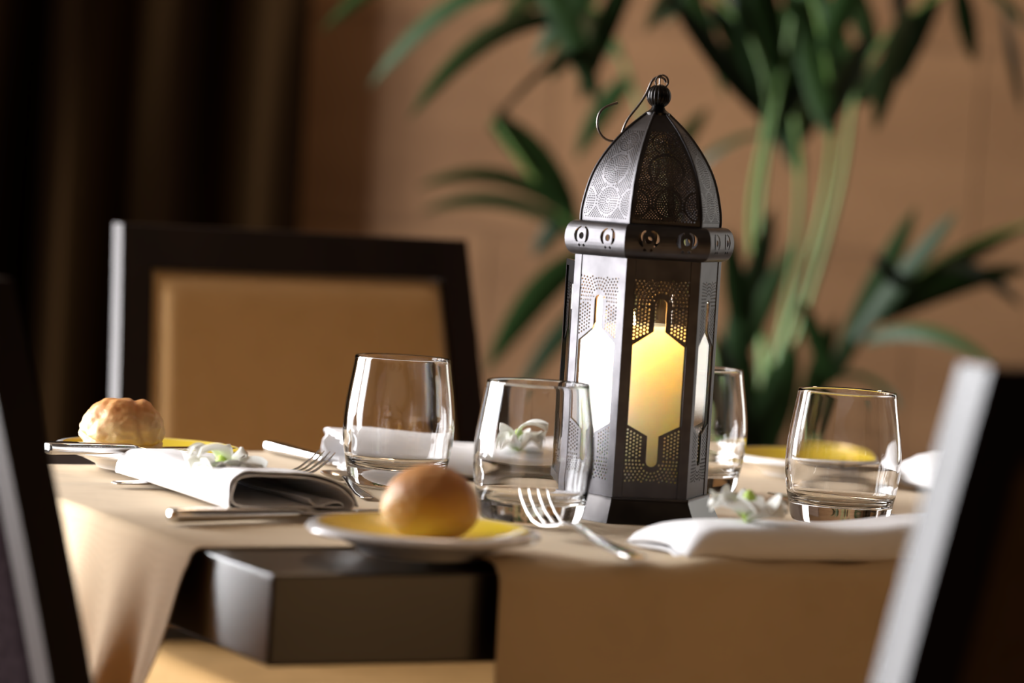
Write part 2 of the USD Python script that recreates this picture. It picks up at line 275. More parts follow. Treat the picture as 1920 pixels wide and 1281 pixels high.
def wave_y(a, w, z, d, sign):                                # runner along y: (w, a) = (X, Y)
    k = min(d / .10, 1.0)
    f = k * (.0025 * np.sin(w * 24 + .5) + .002) + d * .015
    lip = (.0035 * np.exp(-((a - .010) / .018) ** 2) * (1 + .8 * np.sin(w * 37 + 2) + .5 * np.sin(w * 83))) if sign < 0 and d == 0 else 0 * w
    pillow = 0.0006 * meshkit.noise(np.stack([w * 14, np.full_like(w, a) * 14, w * 0], -1), 5)
    jut = -.004 * (1 + np.sin(w * 37 + 2)) * (sign < 0) * np.exp(-max(a, 0) / .02)
    return np.stack([w, a + sign * f + jut, z + np.maximum(lip, 0) + pillow * (d == 0)], -1)
PA = runner('x', 0.0, TW, .116, TH - .1, .0006, .23, .23, wave_x)
ra = thing('table_runner', 'beige table runner hanging in folds over the left table edge', 'tablecloth', T0, YAW, )
part(ra, 'cloth', thick(PA, normals(PA), .0012), M['cloth'], smooth=60)
PB = runner('y', 0.0, TH, .152, TW - .14, .0026, .215, .11, wave_y)
rb = thing('table_runner', 'beige table runner hanging flat over the front table edge', 'tablecloth', T0, YAW)
part(rb, 'cloth', thick(PB, normals(PB), .0012), M['cloth'], smooth=60)
ZA, ZB = .0022, .0046                                        # heights of the cloth tops above the table

# ------------------------------------------------------------------ chairs
def bw(z): return .200 + .06 * (.93 - z)
def by(z): return -.20 - .10 * max((z - .45) / .485, 0) ** 1.3 - (.05 * (.45 - z) / .45 if z < .45 else 0)
def sweep(zs, x_in, x_out, d0=0.0, d1=.027):                 # a board following the back's curve between two x, d0 in front, d1 deep
    q = []
    for z in zs:
        q.append([(x_in(z), by(z) + d0, z), (x_out(z), by(z) + d0, z), (x_out(z), by(z) + d1, z), (x_in(z), by(z) + d1, z)])
    hull = [m3.Manifold.hull_points(np.array(q[i] + q[i + 1])) for i in range(len(q) - 1)]
    return tm(m3.Manifold.batch_boolean(hull, m3.OpType.Add))
def make_chair(label, loc, rz, rear='back_pad', rear_label='upholstered rear panel in dim brown gold'):
    t = thing('dining_chair', label, 'chair', loc, rz, None)
    for s in (-1, 1):
        xi, xo = (lambda z, s=s: s * (bw(z) - .034)), (lambda z, s=s: s * bw(z))
        part(t, 'back_post', sweep(np.linspace(0, .930, 27), xi, xo), M['wenge'], smooth=25)
    a, b = (lambda z: -(bw(z) - .033)), (lambda z: bw(z) - .033)
    part(t, 'top_rail', sweep(np.linspace(.886, .930, 4), a, b, .0005, .0265), M['wenge'], smooth=25)
    part(t, 'bottom_rail', sweep(np.linspace(.497, .522, 3), a, b, .001, .026), M['wenge'], smooth=25)
    # upholstered panels: soft pillow front, flatter rear
    zs = np.linspace(.523, .885, 30); us = np.linspace(-1, 1, 30)
    def panel(d, sign, puff):
        P = np.zeros((len(zs), len(us), 3))
        for i, z in enumerate(zs):
            for j, u in enumerate(us):
                e = min((1 - abs(u)) / .12, 1) ; g = min((z - .523) / .03, (.885 - z) / .03, 1)
                r = math.sqrt(max(1 - (1 - e) ** 2, 0)) * math.sqrt(max(1 - (1 - max(g, 0)) ** 2, 0))
                P[i, j] = (u * (bw(z) - .0345), by(z) + d + sign * puff * r, z)
        return P
    F, B = panel(.016, 1, .019), panel(.010, -1, .009)
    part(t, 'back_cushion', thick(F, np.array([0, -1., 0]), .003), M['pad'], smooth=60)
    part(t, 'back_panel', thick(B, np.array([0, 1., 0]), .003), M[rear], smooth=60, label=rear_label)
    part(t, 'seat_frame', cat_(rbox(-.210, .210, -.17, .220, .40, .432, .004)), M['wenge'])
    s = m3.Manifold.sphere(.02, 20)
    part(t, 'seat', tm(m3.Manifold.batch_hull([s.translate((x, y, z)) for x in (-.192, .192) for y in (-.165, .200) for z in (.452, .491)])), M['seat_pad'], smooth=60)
    for x in (-.19, .19): part(t, 'leg', tm(m3.Manifold.batch_hull([m3.Manifold.cube((.034, .034, .01), True).translate((x, .2, .405)), m3.Manifold.cube((.026, .026, .01), True).translate((x, .2, .005))])), M['wenge'])
    return t
def floor_at(X, Y): p = W(X, Y); return (p[0], p[1], 0.0)
ch = make_chair('dark wood chair with gold cushioned back facing the camera', floor_at(.575, 1.01), YAW + 180)
dup(ch, floor_at(.342, -.245), YAW, 'dark wood chair close up at right, seen from behind')
make_chair('dark wood chair close up at left, cut off by the frame', floor_at(.088, .190), YAW - 90, 'dark_pad', 'dark plum upholstered rear panel')

# ------------------------------------------------------------------ lantern
LR = .061; LX = W(.4125, .264, ZB); LANG = 11.2; LS = .935
ln = thing('lantern', 'dark pierced metal hexagonal lantern with onion dome and a lit candle', 'lantern', LX, LANG); UsdGeom.Xformable(ln).AddScaleOp().Set(Gf.Vec3f(LS))
AP = math.cos(PI / 6)
def hexring(R0, z0, R1, z1, th=.0012):                       # hexagonal frustum shell
    def H(R, z): return [(R * math.cos(PI / 3 * k), R * math.sin(PI / 3 * k), z) for k in range(6)]
    o = m3.Manifold.hull_points(np.array(H(R0, z0) + H(R1, z1))); i = m3.Manifold.hull_points(np.array(H(R0 - th, z0 - .0001) + H(R1 - th, z1 + .0001)))
    return o - i
def hexplate(R, z0, z1): return m3.Manifold.hull_points(np.array([(R * math.cos(PI / 3 * k), R * math.sin(PI / 3 * k), z) for k in range(6) for z in (z0, z1)]))
Z0, Z1 = .020, .211                                          # body between
part(ln, 'base_skirt', tm(hexring(.0725, 0.0, .0635, .017) + hexring(.0635, .017, .0635, .0205, .0025)), M['lantern_dark'])
part(ln, 'base_plate', tm(hexplate(.0622, .0165, .0195)), M['lantern_dark'])
for k in range(6):                                           # corner posts
    c, s_ = math.cos(PI / 3 * k), math.sin(PI / 3 * k); q = []
    tang = lambda a: np.array([math.cos(a), math.sin(a)])
    C = np.array([c, s_]) * LR; t1, t2 = tang(PI / 3 * k + 2 * PI / 3), tang(PI / 3 * k - 2 * PI / 3); inn = -np.array([c, s_]) * .0014
    pts = [C, C + t1 * .0078, C + t1 * .0078 + inn, C + inn * 1.1, C + t2 * .0078 + inn, C + t2 * .0078]
    cs = m3.CrossSection([np.array(pts)], m3.FillRule.NonZero)
    if cs.area() < 1e-9: cs = m3.CrossSection([np.array(pts[::-1])], m3.FillRule.NonZero)
    part(ln, 'corner_post', tm(cs.extrude(Z1 - Z0 + .001).translate((0, 0, Z0 - .0005))), M['lantern'], smooth=20)
def place_face(m, k, ap):                                    # mesh in (x along face, y up, z outward) -> on side k (k = 0 faces local -Y)
    m = m.copy(); v = m.vertices; a = -PI / 2 + PI / 3 * k; n = np.array([math.cos(a), math.sin(a), 0]); t = np.array([-n[1], n[0], 0])
    m.vertices = v[:, :1] * t + v[:, 1:2] * np.array([0, 0, 1.]) + (ap + v[:, 2:3]) * n
    return m
PW = LR - .0125                                              # panel between the posts
def pierced_panel():
    H = Z1 - Z0
    plate = m3.CrossSection.square((PW, H)).translate((-PW / 2, 0))
    hexa = [(-.0213, .0585), (-.0047, .0500), (-.0047, .030), (.0047, .030), (.0047, .0500), (.0213, .0585), (.0213, .122), (.0047, .1335), (.0047, .155), (-.0047, .155), (-.0047, .1335), (-.0213, .122)]
    win = poly(hexa) + m3.CrossSection.circle(.0047, 20).translate((0, .155)) + m3.CrossSection.circle(.0047, 20).translate((0, .030))
    holes = []
    keep = win.offset(.0016, m3.JoinType.Round)
    def ok(x, y):
        return abs(x) < .0222 and ((.013 < y < .056) or (.124 < y < .1745))
    pts = []
    for (cy, sg) in ((.155, 1), (.030, -1)):
        for n in range(9):
            r = .0047 + .0024 + n * .00275
            m = int(PI * r / .0029)
            for i in range(m + 1):
                a = i / m * PI; pts.append((r * math.cos(a), cy + sg * r * math.sin(a)))
            for j in range(1, 14):
                for x in (-r, r): pts.append((x, cy - sg * (j - .5 * (n % 2)) * .0029))
    hx = poly(hexa)
    seen = []
    for x, y in pts:
        if not ok(x, y): continue
        if any((x - a) ** 2 + (y - b) ** 2 < .0022 ** 2 for a, b in seen): continue
        c = m3.CrossSection.circle(.0009, 8).translate((x, y))
        if not (c ^ keep).is_empty(): continue
        seen.append((x, y)); holes.append(c)
    return tm((plate - win - m3.CrossSection.batch_boolean(holes, m3.OpType.Add)).extrude(.0007).translate((0, 0, -.0007)))
pan = pierced_panel(); pan.apply_translation((0, Z0, 0))
DOOR = 4                                                     # the side whose panel is the open door (left rear)
LAP = LR * AP
glass_sheet = box(-PW / 2, PW / 2, Z0 + .004, Z1 - .004, -.0030, -.0014)
for k in range(6):
    if k == DOOR: continue
    pn = part(ln, 'pierced_panel', place_face(pan, k, LAP - .0006), M['lantern'], smooth=20)
    part(ln, 'glass_pane', place_face(glass_sheet, k, LAP - .0006), M['pane'], smooth=20)
# the door: panel and frame swung outwards about its front hinge
dw = PW + .002
dframe = cat_(box(-dw / 2, -dw / 2 + .005, Z0 + .002, Z1 - .006, -.0012, .0022), box(dw / 2 - .005, dw / 2, Z0 + .002, Z1 - .006, -.0012, .0022), box(-dw / 2 + .005, dw / 2 - .005, Z0 + .002, Z0 + .007, -.0012, .0022), box(-dw / 2 + .005, dw / 2 - .005, Z1 - .011, Z1 - .006, -.0012, .0022))
dpan = pan.copy(); sel = dpan.vertices; dpan.vertices[:, 1] = Z0 + .004 + (sel[:, 1] - Z0) * (Z1 - Z0 - .012) / (Z1 - Z0); dpan.vertices[:, 2] += .0006
def swing(m):
    m = place_face(m, DOOR, LAP)
    a = -PI / 2 + PI / 3 * DOOR; n = np.array([math.cos(a), math.sin(a)]); t = np.array([-n[1], n[0]])
    hinge = n * (LAP + .001) + t * (dw / 2)
    return rot_to(m, DOOR_SWING, (0, 0, 1), (hinge[0], hinge[1], 0))
DOOR_SWING = 25
dr = part(ln, 'door', swing(cat_(dframe, dpan)), M['lantern_dark'], smooth=20)
part(dr, 'door_pane', swing(box(-PW / 2 + .004, PW / 2 - .004, Z0 + .008, Z1 - .012, -.0026, -.0014)), M['pane'], smooth=20)
part(dr, 'door_hinge', swing(cat_(*[tube([(dw / 2 + .001, z, .001), (dw / 2 + .001, z + .02, .001)], .0016, 8) for z in (Z0 + .02, Z1 - .045)])), M['wire'])
# collar with cut motifs
def collar():
    zc = Z1 + .0135; hh = .0140; a0, a1 = .0500, .0612
    th = np.linspace(-PI / 2, PI / 2, 17); out = []
    o = [(a0 + (a1 - a0) * math.cos(t) ** .6, zc + hh * math.sin(t)) for t in th]; i = [(a0 - .001 + (a1 - a0 - .0) * math.cos(t) ** .6, zc + (hh - .001) * math.sin(t)) for t in th]
    sec = poly(o + [(a0 - .0025, zc + hh), (a0 - .0025, zc + hh - .001)] + i[::-1] + [(a0 - .0025, zc - hh + .001), (a0 - .0025, zc - hh)])
    L = .076; segs = []
    cutters = []
    for cx_ in (-.0155, .0155):
        mot = [m3.CrossSection.circle(.0028, 20).translate((cx_, zc + .0015))]
        for sg in (-1, 1):
            arc = [(cx_ + sg * (.0062 * math.cos(t) + .0008), zc + .002 + .0068 * math.sin(t)) for t in np.linspace(-.85, 1.25, 14)]
            wdt = [.0010 + .0014 * math.sin(PI * min(j / 11, 1)) for j in range(14)]
            mot.append(m3.CrossSection.batch_boolean([m3.CrossSection.batch_hull([m3.CrossSection.circle(wdt[j] / 1.3, 10).translate(arc[j]), m3.CrossSection.circle(wdt[j + 1] / 1.3, 10).translate(arc[j + 1])]) for j in range(13)], m3.OpType.Add))
            mot.append(m3.CrossSection.square((.0022, .0022), True).rotate(45).translate((cx_ + sg * .0027, zc - .0062)))
        cutters.append(m3.CrossSection.batch_boolean(mot, m3.OpType.Add))
    cut = m3.CrossSection.batch_boolean(cutters, m3.OpType.Add)
    # section (apothem, z) extruded along the side
    bar = sec.extrude(L).translate((0, 0, -L / 2))            # x = apothem, y = z, z = along
    bm = bar.transform(np.array([[0, 0, 1., 0], [0, 1., 0, 0], [1., 0, 0, 0]]))   # -> (along, z, out); mirrored
    vol = cut.extrude(.05).translate((0, 0, .040))
    bm = bm - vol
    for sg in (-1, 1):                                       # mitre
        n = np.array([-sg * math.cos(PI / 6), 0, math.sin(PI / 6)])
        bm = bm.trim_by_plane(tuple(n), 0.0)
    one = tm(bm); one.merge_vertices()
    return cat_(*[place_face(one, k, 0.0) for k in range(6)])
cm_ = collar(); 
part(ln, 'collar', cm_, M['lantern'], smooth=25)
part(ln, 'collar_plate', tm(hexplate(.0585, Z1 + .0262, Z1 + .0275) - hexplate(.050, Z1 + .02, Z1 + .03)), M['lantern'], smooth=20)
# dome
prof = np.array([(0, 56.5), (10, 56.3), (21, 54.3), (32, 51.5), (42.5, 47.5), (51, 43), (59.5, 37.5), (68, 31), (76.5, 23.5), (83, 16.5), (90, 8.5)]) / 1000.
prof[:, 1] /= .975
from scipy.interpolate import CubicSpline
ZD = Z1 + .0270
arc = np.r_[0, np.cumsum(np.hypot(np.diff(prof[:, 0]), np.diff(prof[:, 1] * AP)))]
sz, sr = CubicSpline(arc, prof[:, 0]), CubicSpline(arc, prof[:, 1]); VL = arc[-1]
def dome_panel():
    vs = np.linspace(0, VL, 23); hw = sr(vs) * .5
    outl = [(h, v) for h, v in zip(hw, vs)] + [(-h, v) for h, v in zip(hw[::-1], vs[::-1])]
    cs = poly(outl); inner = cs.offset(-.0034, m3.JoinType.Miter)
    pts = []
    def rosette(cx_, cy, R, first=.0011):
        r = first; out = [(cx_, cy)]
        while r < R - .0001:
            m = max(6, int(2 * PI * r / .00205))
            out += [(cx_ + r * math.cos(2 * PI * i / m), cy + r * math.sin(2 * PI * i / m)) for i in range(m)]; r += .00185
        return out
    ros = [(0, .0175, .0105), (-.0295 + .003, .0165, .0105), (.0295 - .003, .0165, .0105), (0, .0445, .0125), (0, .0695, .0078)]
    for a in ros: pts += rosette(*a)
    for a in ros:
        m = int(2 * PI * (a[2] + .0006) / .0016); pts += [(a[0] + (a[2] + .0006) * math.cos(2 * PI * i / m), a[1] + (a[2] + .0006) * math.sin(2 * PI * i / m)) for i in range(m)]
    g = .0026
    for i in range(-14, 15):
        for j in range(0, 60):
            x, y = i * g + (g / 2 if j % 2 else 0), j * g / 2 + .004
            if all(math.hypot(x - a[0], y - a[1]) > a[2] + .0022 for a in ros): pts.append((x, y))
    hs, grd = [], {}
    for x, y in pts:
        if y > VL - .016: continue
        key = (int(x // .0016), int(y // .0016))
        if any(math.hypot(x - a, y - b) < .00135 for di in (-1, 0, 1) for dj in (-1, 0, 1) for a, b in grd.get((key[0] + di, key[1] + dj), [])): continue
        grd.setdefault(key, []).append((x, y)); hs.append(m3.CrossSection.circle(.00066, 6).translate((x, y)))
    hol = m3.CrossSection.batch_boolean(hs, m3.OpType.Add) ^ inner
    full = cs - hol
    out = []
    for v0, v1 in zip(vs[:-1], vs[1:]):
        band = full ^ m3.CrossSection.square((.2, v1 - v0)).translate((-.1, v0))
        if not band.is_empty(): out.append(tm(band.extrude(.0006)))
    m = trimesh.util.concatenate(out)
    u, v, w = m.vertices.T
    dz, da = sz(v, 1), sr(v, 1) * AP; nl = np.hypot(dz, da); no, nz_ = dz / nl, -da / nl      # outward normal of the profile
    m.vertices = np.stack([u, ZD + sz(v) + (w - .0006) * nz_, sr(v) * AP + (w - .0006) * no], -1)
    m.merge_vertices(digits_vertex=7)
    return m
dp = dome_panel()
for k in range(6): part(ln, 'dome_panel', place_face(dp, k, 0.0), M['lantern'], smooth=25)
for k in range(6):
    a = PI / 3 * k; vs = np.linspace(0, VL, 30)
    part(ln, 'dome_rib', tube([((sr(v) + .0001) * math.cos(a), (sr(v) + .0001) * math.sin(a), ZD + sz(v)) for v in vs], .0011, 8), M['lantern'], smooth=50)
ZT = ZD + .090
part(ln, 'dome_cap', lathe([(0, -.004), (.0092, -.004), (.0098, 0), (.006, .003), (.0048, .006), (0, .006)], 32), M['lantern_dark']).GetAttribute('points')
kp = UsdGeom.Xformable(stage.GetPrimAtPath(f'{ln.GetPath()}/dome_cap')); kp.AddTranslateOp().Set(Gf.Vec3d(0, 0, ZT))
kb = trimesh.creation.uv_sphere(radius=1.0, count=[40, 120]); kv = kb.vertices
ka = np.arctan2(kv[:, 1], kv[:, 0]); kr = np.hypot(kv[:, 0], kv[:, 1])
fl = 1 - .085 * (1 - np.abs(np.cos(ka * 9))) ** 2 * kr
kb.vertices = np.stack([kv[:, 0] * .0100 * fl, kv[:, 1] * .0100 * fl, kv[:, 2] * .0098 + ZT + .0135], -1)
part(ln, 'knob', kb, M['lantern_dark'], smooth=40)
part(ln, 'finial_pin', tube([(0, 0, ZT + .021), (0, 0, ZT + .0305)], .0006, 8), M['wire'])
th = np.linspace(0, 2 * PI, 40)
part(ln, 'ring', tube([(.0052 * math.cos(t) + .0016, -.001, ZT + .0255 + .0052 * math.sin(t)) for t in th], .0008, 8), M['wire'])
# hook: from the ring down along the left of the dome, ending in an open curl
hk = [(.0050, .000, ZT + .0250), (.0025, .000, ZT + .0285), (-.0035, .000, ZT + .0283), (-.009, .000, ZT + .019), (-.0185, .0005, ZT + .002), (-.0265, .001, ZT - .0115), (-.0335, .0015, ZT - .0245)]
hk2 = [(-.036, .002, ZT - .0248), (-.0415, .002, ZT - .0235), (-.0475, .002, ZT - .017), (-.0490, .002, ZT - .009), (-.0465, .002, ZT - .001), (-.0405, .002, ZT + .0035), (-.0335, .002, ZT + .0062)]
part(ln, 'hook', tube(curve(hk + hk2[:1] + hk2[1:], 70), .0010, 10), M['wire'], smooth=60)

# candle inside the lantern
CR = .0400; CT = .137 - .0 ; cd = thing('candle', 'thick cream pillar candle burning inside the pierced lantern', 'candle', W(.410, .263, ZB + .0197 * LS), 0); UsdGeom.Xformable(cd).AddScaleOp().Set(Gf.Vec3f(LS))
cp = [(0, 0), (CR - .002, 0), (CR, .002), (CR, CT - .004), (CR - .002, CT - .001), (CR - .005, CT), (CR - .009, CT - .003), (CR - .014, CT - .012), (.010, CT - .018), (0, CT - .019)]
cw = lathe(cp, 64); cw.fix_normals(); part(cd, 'wax', cw, M['wax'], smooth=50)
FX, FY = -.010, -.004
part(cd, 'wick', tube([(FX, FY, CT - .020), (FX, FY, CT - .012), (FX + .001, FY, CT - .006)], .0009, 8), M['wick'])
part(cd, 'flame', lathe([(0, -.009), (.0028, -.006), (.0044, -.001), (.0043, .004), (.0030, .011), (.0014, .018), (0, .024)], 24).apply_translation((FX, FY, CT - .002)), M['flame'], smooth=60)

# ------------------------------------------------------------------ tumblers
def tumbler(label, loc):
    t = thing('tumbler', label, 'glass', loc, 0, 'water tumblers around the lantern')
    o = [(0, 0), (.030, 0), (.0345, .001), (.0362, .004), (.0385, .014), (.0412, .028), (.0428, .043), (.0428, .056), (.0412, .072), (.0388, .088), (.0368, .1020), (.0366, .1036), (.0360, .1042)]
    i = [(.0349, .1036), (.0348, .1020), (.0368, .088), (.0391, .072), (.0405, .056), (.0404, .043), (.0387, .030), (.0362, .0205), (.030, .0172), (.018, .0160), (0, .0156)]
    oc = curve([(a, b, 0) for a, b in o[2:-2]], 40)[:, :2]; ic = curve([(a, b, 0) for a, b in i[1:]], 44)[:, :2]
    m = lathe(np.vstack([o[:2], oc, o[-2:], i[:1], ic]) * np.array([1.035, .99]), 96); m.fix_normals()
    part(t, 'tumbler_body', m, M['glass'], smooth=50)
    return t
tg = tumbler('tumbler at the left, standing in front of the gold chair back', W(.299, .446, ZB + .0005))
dup(tg, W(.3025, .224, ZB + .0005), 20, 'tumbler beside the round bread roll, overlapping the lantern')
dup(tg, W(.566, .212, ZB + .0005), 40, 'tumbler at the right, standing apart from the lantern')
dup(tg, W(.556, .42, ZB + .0005), 60, 'tumbler half hidden behind the right side of the lantern')

# ------------------------------------------------------------------ plates and bread
def plate(label, loc):
    t = thing('side_plate', label, 'plate', loc, 0, None)
    o = [(0, .002), (.030, .002), (.038, .0005), (.0415, 0), (.0430, .001), (.0445, .004), (.0575, .0105), (.0690, .0140), (.0765, .0155), (.0782, .0170), (.0778, .0190), (.0755, .0212), (.0720, .0220), (.0690, .0213), (.0680, .0203), (.055, .0150), (.040, .0112), (0, .0105)]
    b = lathe(np.array(o) * [1, .86], 96); b.fix_normals(); part(t, 'plate_body', b, M['white_china'], smooth=40)
    g = lathe([(0, .0108), (.040, .0115), (.055, .0153), (.0680, .0207), (.0705, .0221), (.0680, .0200), (.055, .0148), (.040, .0110), (0, .0104)], 96); g.vertices[:, 2] *= .86; g.fix_normals()
    part(t, 'yellow_well', g, M['yellow_glaze'], smooth=40, label='yellow glazed well of the plate')
    return t
pl = plate('white plate with yellow well under the smooth round bread roll', W(.133, .058, ZB))
dup(pl, W(.136, .562, ZB), 0, 'white plate with yellow well under the lumpy split bread roll')
dup(pl, W(.760, .552, ZB), 0, 'white plate with yellow well and no bread, behind the right tumbler')
def blob(rx, ry, h, seed, lump, crease):
    m = trimesh.creation.icosphere(subdivisions=5); v = m.vertices
    d = 1 + lump * (meshkit.fbm(v * 2.1 + 5, 3, seed) - .5) + .02 * (meshkit.fbm(v * 9, 2, seed + 3) - .5)
    for n, off, depth, wd in crease: 
        n = np.array(n) / np.linalg.norm(n); d -= depth * np.exp(-((v @ n - off) / wd) ** 2)
    p = v * d[:, None]
    z = np.where(p[:, 2] > 0, p[:, 2] * .62, np.tanh(p[:, 2] * 1.15) * .42 / .82)
    z = z - z.min(); z = np.where(z < .05, .05 * (z / .05) ** 2 * .5 + .0, z - .025); z = z / z.max()
    s = 1 - .13 * np.clip((.35 - z) / .35, 0, 1) ** 2
    m.vertices = np.stack([p[:, 0] * rx * s, p[:, 1] * ry * s, z * h], -1); return m
b1 = blob(.0325, .0325, .0495, 4, .06, [])
single('bread_roll', b1, M['bread_round'], 'smooth round golden bread roll on the front plate', 'bread roll')
op = UsdGeom.Xformable(stage.GetPrimAtPath('/World/bread_roll')); op.AddTranslateOp().Set(Gf.Vec3d(*W(.138, .060, ZB + .0104))); used['/World/bread_roll'] = 0
b2 = blob(.0345, .0315, .0465, 11, .22, [((.15, -.25, 1), -.10, .10, .07), ((1, .1, .25), .50, .09, .10), ((-1, .1, .5), .62, .05, .12)])
single('bread_roll', b2, M['bread_lumpy'], 'lumpy split pale bread roll on the plate at far left', 'bread roll')
op = UsdGeom.Xformable(stage.GetPrimAtPath('/World/bread_roll_001')); op.AddTranslateOp().Set(Gf.Vec3d(*W(.110, .560, ZB + .0104)))

# ------------------------------------------------------------------ cutlery
def outline_solid(xs, hw, zc, hh, seg=10):                   # a bar along +x whose half width, centre height and half thickness vary
    q = []
    for x, w, z, h in zip(xs, hw, zc, hh):
        a = np.linspace(0, 2 * PI, seg, endpoint=False); q.append(np.stack([np.full(seg, x), w * np.sign(np.cos(a)) * np.abs(np.cos(a)) ** .6, z + h * np.sign(np.sin(a)) * np.abs(np.sin(a)) ** .6], -1))
    q = np.array(q); n = len(xs); v = np.vstack([q.reshape(-1, 3), q[0].mean(0), q[-1].mean(0)]); f = []
    for i in range(n - 1):
        for j in range(seg):
            a, b, c, d = i * seg + j, i * seg + (j + 1) % seg, (i + 1) * seg + (j + 1) % seg, (i + 1) * seg + j; f += [(a, b, c), (a, c, d)]
    for j in range(seg): f += [(n * seg, (j + 1) % seg, j), (n * seg + 1, (n - 1) * seg + j, (n - 1) * seg + (j + 1) % seg)]
    m = trimesh.Trimesh(v, f, process=False); m.fix_normals(); return m
def fork(label, loc, rz):                                    # handle end at the origin, tines towards +x
    t = thing('fork', label, 'fork', loc, rz, None)
    xs = np.array([0, .003, .02, .06, .10, .125, .14, .150, .158, .166, .172]) - .012 * np.clip(np.array([-9, -9, -9, 0, 1, 1, 1, 1, 1, 1, 1]), 0, 1)
    part(t, 'handle', outline_solid(xs, [.004, .0075, .0082, .0068, .0042, .0032, .0034, .0062, .0105, .0118, .0120], [.0018, .0018, .0018, .0022, .0048, .0085, .0075, .0050, .0035, .0030, .0032], [.0006, .0012, .0014, .0015, .0015, .0014, .0012, .0010, .0010, .0010, .0010]), M['steel'], smooth=50)
    for k in range(4):
        y = (k - 1.5) * .0072
        part(t, 'tine', tube([(.1585, y * .95, .0032), (.168, y, .0042), (.182, y, .0095), (.194, y, .0170), (.201, y * .98, .0235)], [.0012, .0012, .0011, .0009, .0004], 8), M['steel'], smooth=60)
    return t
def knife(label, loc, rz, length=.225, name='table_knife'):
    t = thing(name, label, 'knife', loc, rz, None); s = length / .225
    part(t, 'handle', outline_solid(np.array([0, .002, .02, .06, .098, .104]) * s, [.0045, .0070, .0075, .0062, .0050, .0040], [.0050, .0050, .0050, .0046, .0044, .0042], [.0036, .0050, .0050, .0044, .0036, .0028]), M['steel'], smooth=50)
    part(t, 'blade', outline_solid(np.array([.102, .112, .15, .19, .215, .2245]) * s, [.0040, .0075, .0092, .0098, .0075, .0015], [.0042, .0042, .0042, .0042, .0042, .0042], [.0020, .0011, .0009, .0008, .0006, .0003]), M['steel'], smooth=50)
    return t
def ang(X0, Y0, X1, Y1): return YAW + math.degrees(math.atan2(Y1 - Y0, X1 - X0))
fork('steel fork under the left napkin, tines sticking out behind it', W(.060, .442, ZB + .0002), ang(.060, .442, .262, .487))
fork('steel fork beside the front napkin, tines raised before a tumbler', W(.252, -.022, ZB + .0066), ang(.252, -.022, .278, .175))
knife('long steel knife with white-lit handle end left of the front plate', W(.020, .226, ZA + .0016), ang(.02, .226, .173, .256), .235)
knife('steel butter knife resting across the left plate with the lumpy roll', W(.022, .4905, ZB + .0180), ang(.022, .4935, .142, .512), .17, 'butter_knife')
knife('steel knife lying behind the right end of the front napkin', W(.60, .185, ZB + .0006), ang(.60, .03, .61, .2), .2)
knife('steel knife with a bright blade behind the left tumbler, by the gold chair', W(.300, .700, ZB + .0006), ang(.300, .703, .318, .49), .21)
def spoon(label, loc, rz):
    t = thing('teaspoon', label, 'spoon', loc, rz)
    part(t, 'handle', outline_solid(np.array([0, .003, .02, .05, .075, .09, .098]), [.003, .0055, .006, .0045, .003, .0026, .003], [.0016, .0016, .0016, .0024, .0052, .0066, .0062], [.0006, .001, .0012, .0012, .0012, .0012, .001]), M['steel'], smooth=50)
    u = np.linspace(0, 1, 14); a = np.linspace(0, 2 * PI, 36)
    P = np.array([[(.117 + .021 * r * math.cos(t_), .0145 * r * math.sin(t_) * (1 + .15 * math.cos(t_)), .0015 + .0055 * r ** 2) for t_ in a] for r in u])
    part(t, 'bowl', thick(P, np.array([0, 0, 1.]), .0009), M['steel'], smooth=60)
    return t
spoon('steel teaspoon lying beside the left tumbler', W(.232, .355, ZB + .0004), ang(.232, .355, .268, .50))

# ------------------------------------------------------------------ napkins: linen folded into a flat soft roll, open at the +y end
def napkin_mesh():
    # folded path in cross-section (x across, z up), from the inside out
    def strip(path, w): return path
    path = [(.012, .0098), (.030, .0072), (.0385, .0064), (.0405, .0042), (.0340, .0030), (.000, .0032), (-.038, .0034), (-.0465, .0060), (-.0482, .0135), (-.0445, .0212), (-.022, .0247), (.005, .0240), (.028, .0195), (.0430, .0120), (.0475, .0055), (.0440, .0012), (.020, .0006), (-.030, .0006), (-.0490, .0035), (-.0508, .0140), (-.0470, .0238), (-.022, .0272), (.006, .0266), (.031, .0216), (.0465, .0130), (.0510, .0040)]
    c = curve([(x, 0, z) for x, z in path], 150)
    L = .235; ys = np.linspace(0, 1, 44); P = np.zeros((len(ys), 150, 3))
    for i, s in enumerate(ys):
        y = s * L - L / 2
        e = min(s / .10, 1.0); sq = math.sqrt(max(1 - (1 - e) ** 2, 0.0))      # closed end rounds off
        sag = 1 - .10 * math.sin(PI * s) + .06 * math.sin(9 * s)
        x = c[:, 0] * (1 + .02 * math.sin(7 * s)) + .002 * math.sin(5 * s); z = 1.0 * c[:, 2] * (.30 + .70 * sq) * (.80 + .28 * s) * sag
        yy = y + .006 * np.sin(c[:, 0] * 60 + 1) * (1 - s) * 1 + .0015 * np.sin(np.arange(150) * 1.1) * (s > .99)
        n = meshkit.noise(np.stack([x * 60, yy * 40, z * 30], -1), 2)
        P[i] = np.stack([x * (.94 + .06 * sq), yy, z + .0016 * (n - .5) * (z > .008)], -1)
    N = normals(P); return thick(P, N, .0011)
NK = napkin_mesh(); NK.vertices[:, 0] *= -1; NK.invert()
def napkin(label, loc, rz):
    t = thing('napkin', label, 'napkin', loc, rz, None); part(t, 'linen', NK, M['napkin'], smooth=60); return t
nk = napkin('white folded napkin at left, open end towards the camera', W(.133, .384, ZB + .0014), YAW + 180)
dup(nk, W(.430, .043, ZB + .0014), YAW - 90 - 3, 'white folded napkin along the front table edge beside the fork')
dup(nk, W(.416, .540, ZB + .0014), YAW + 90 - 12, 'white folded napkin at the back, behind the two left tumblers')
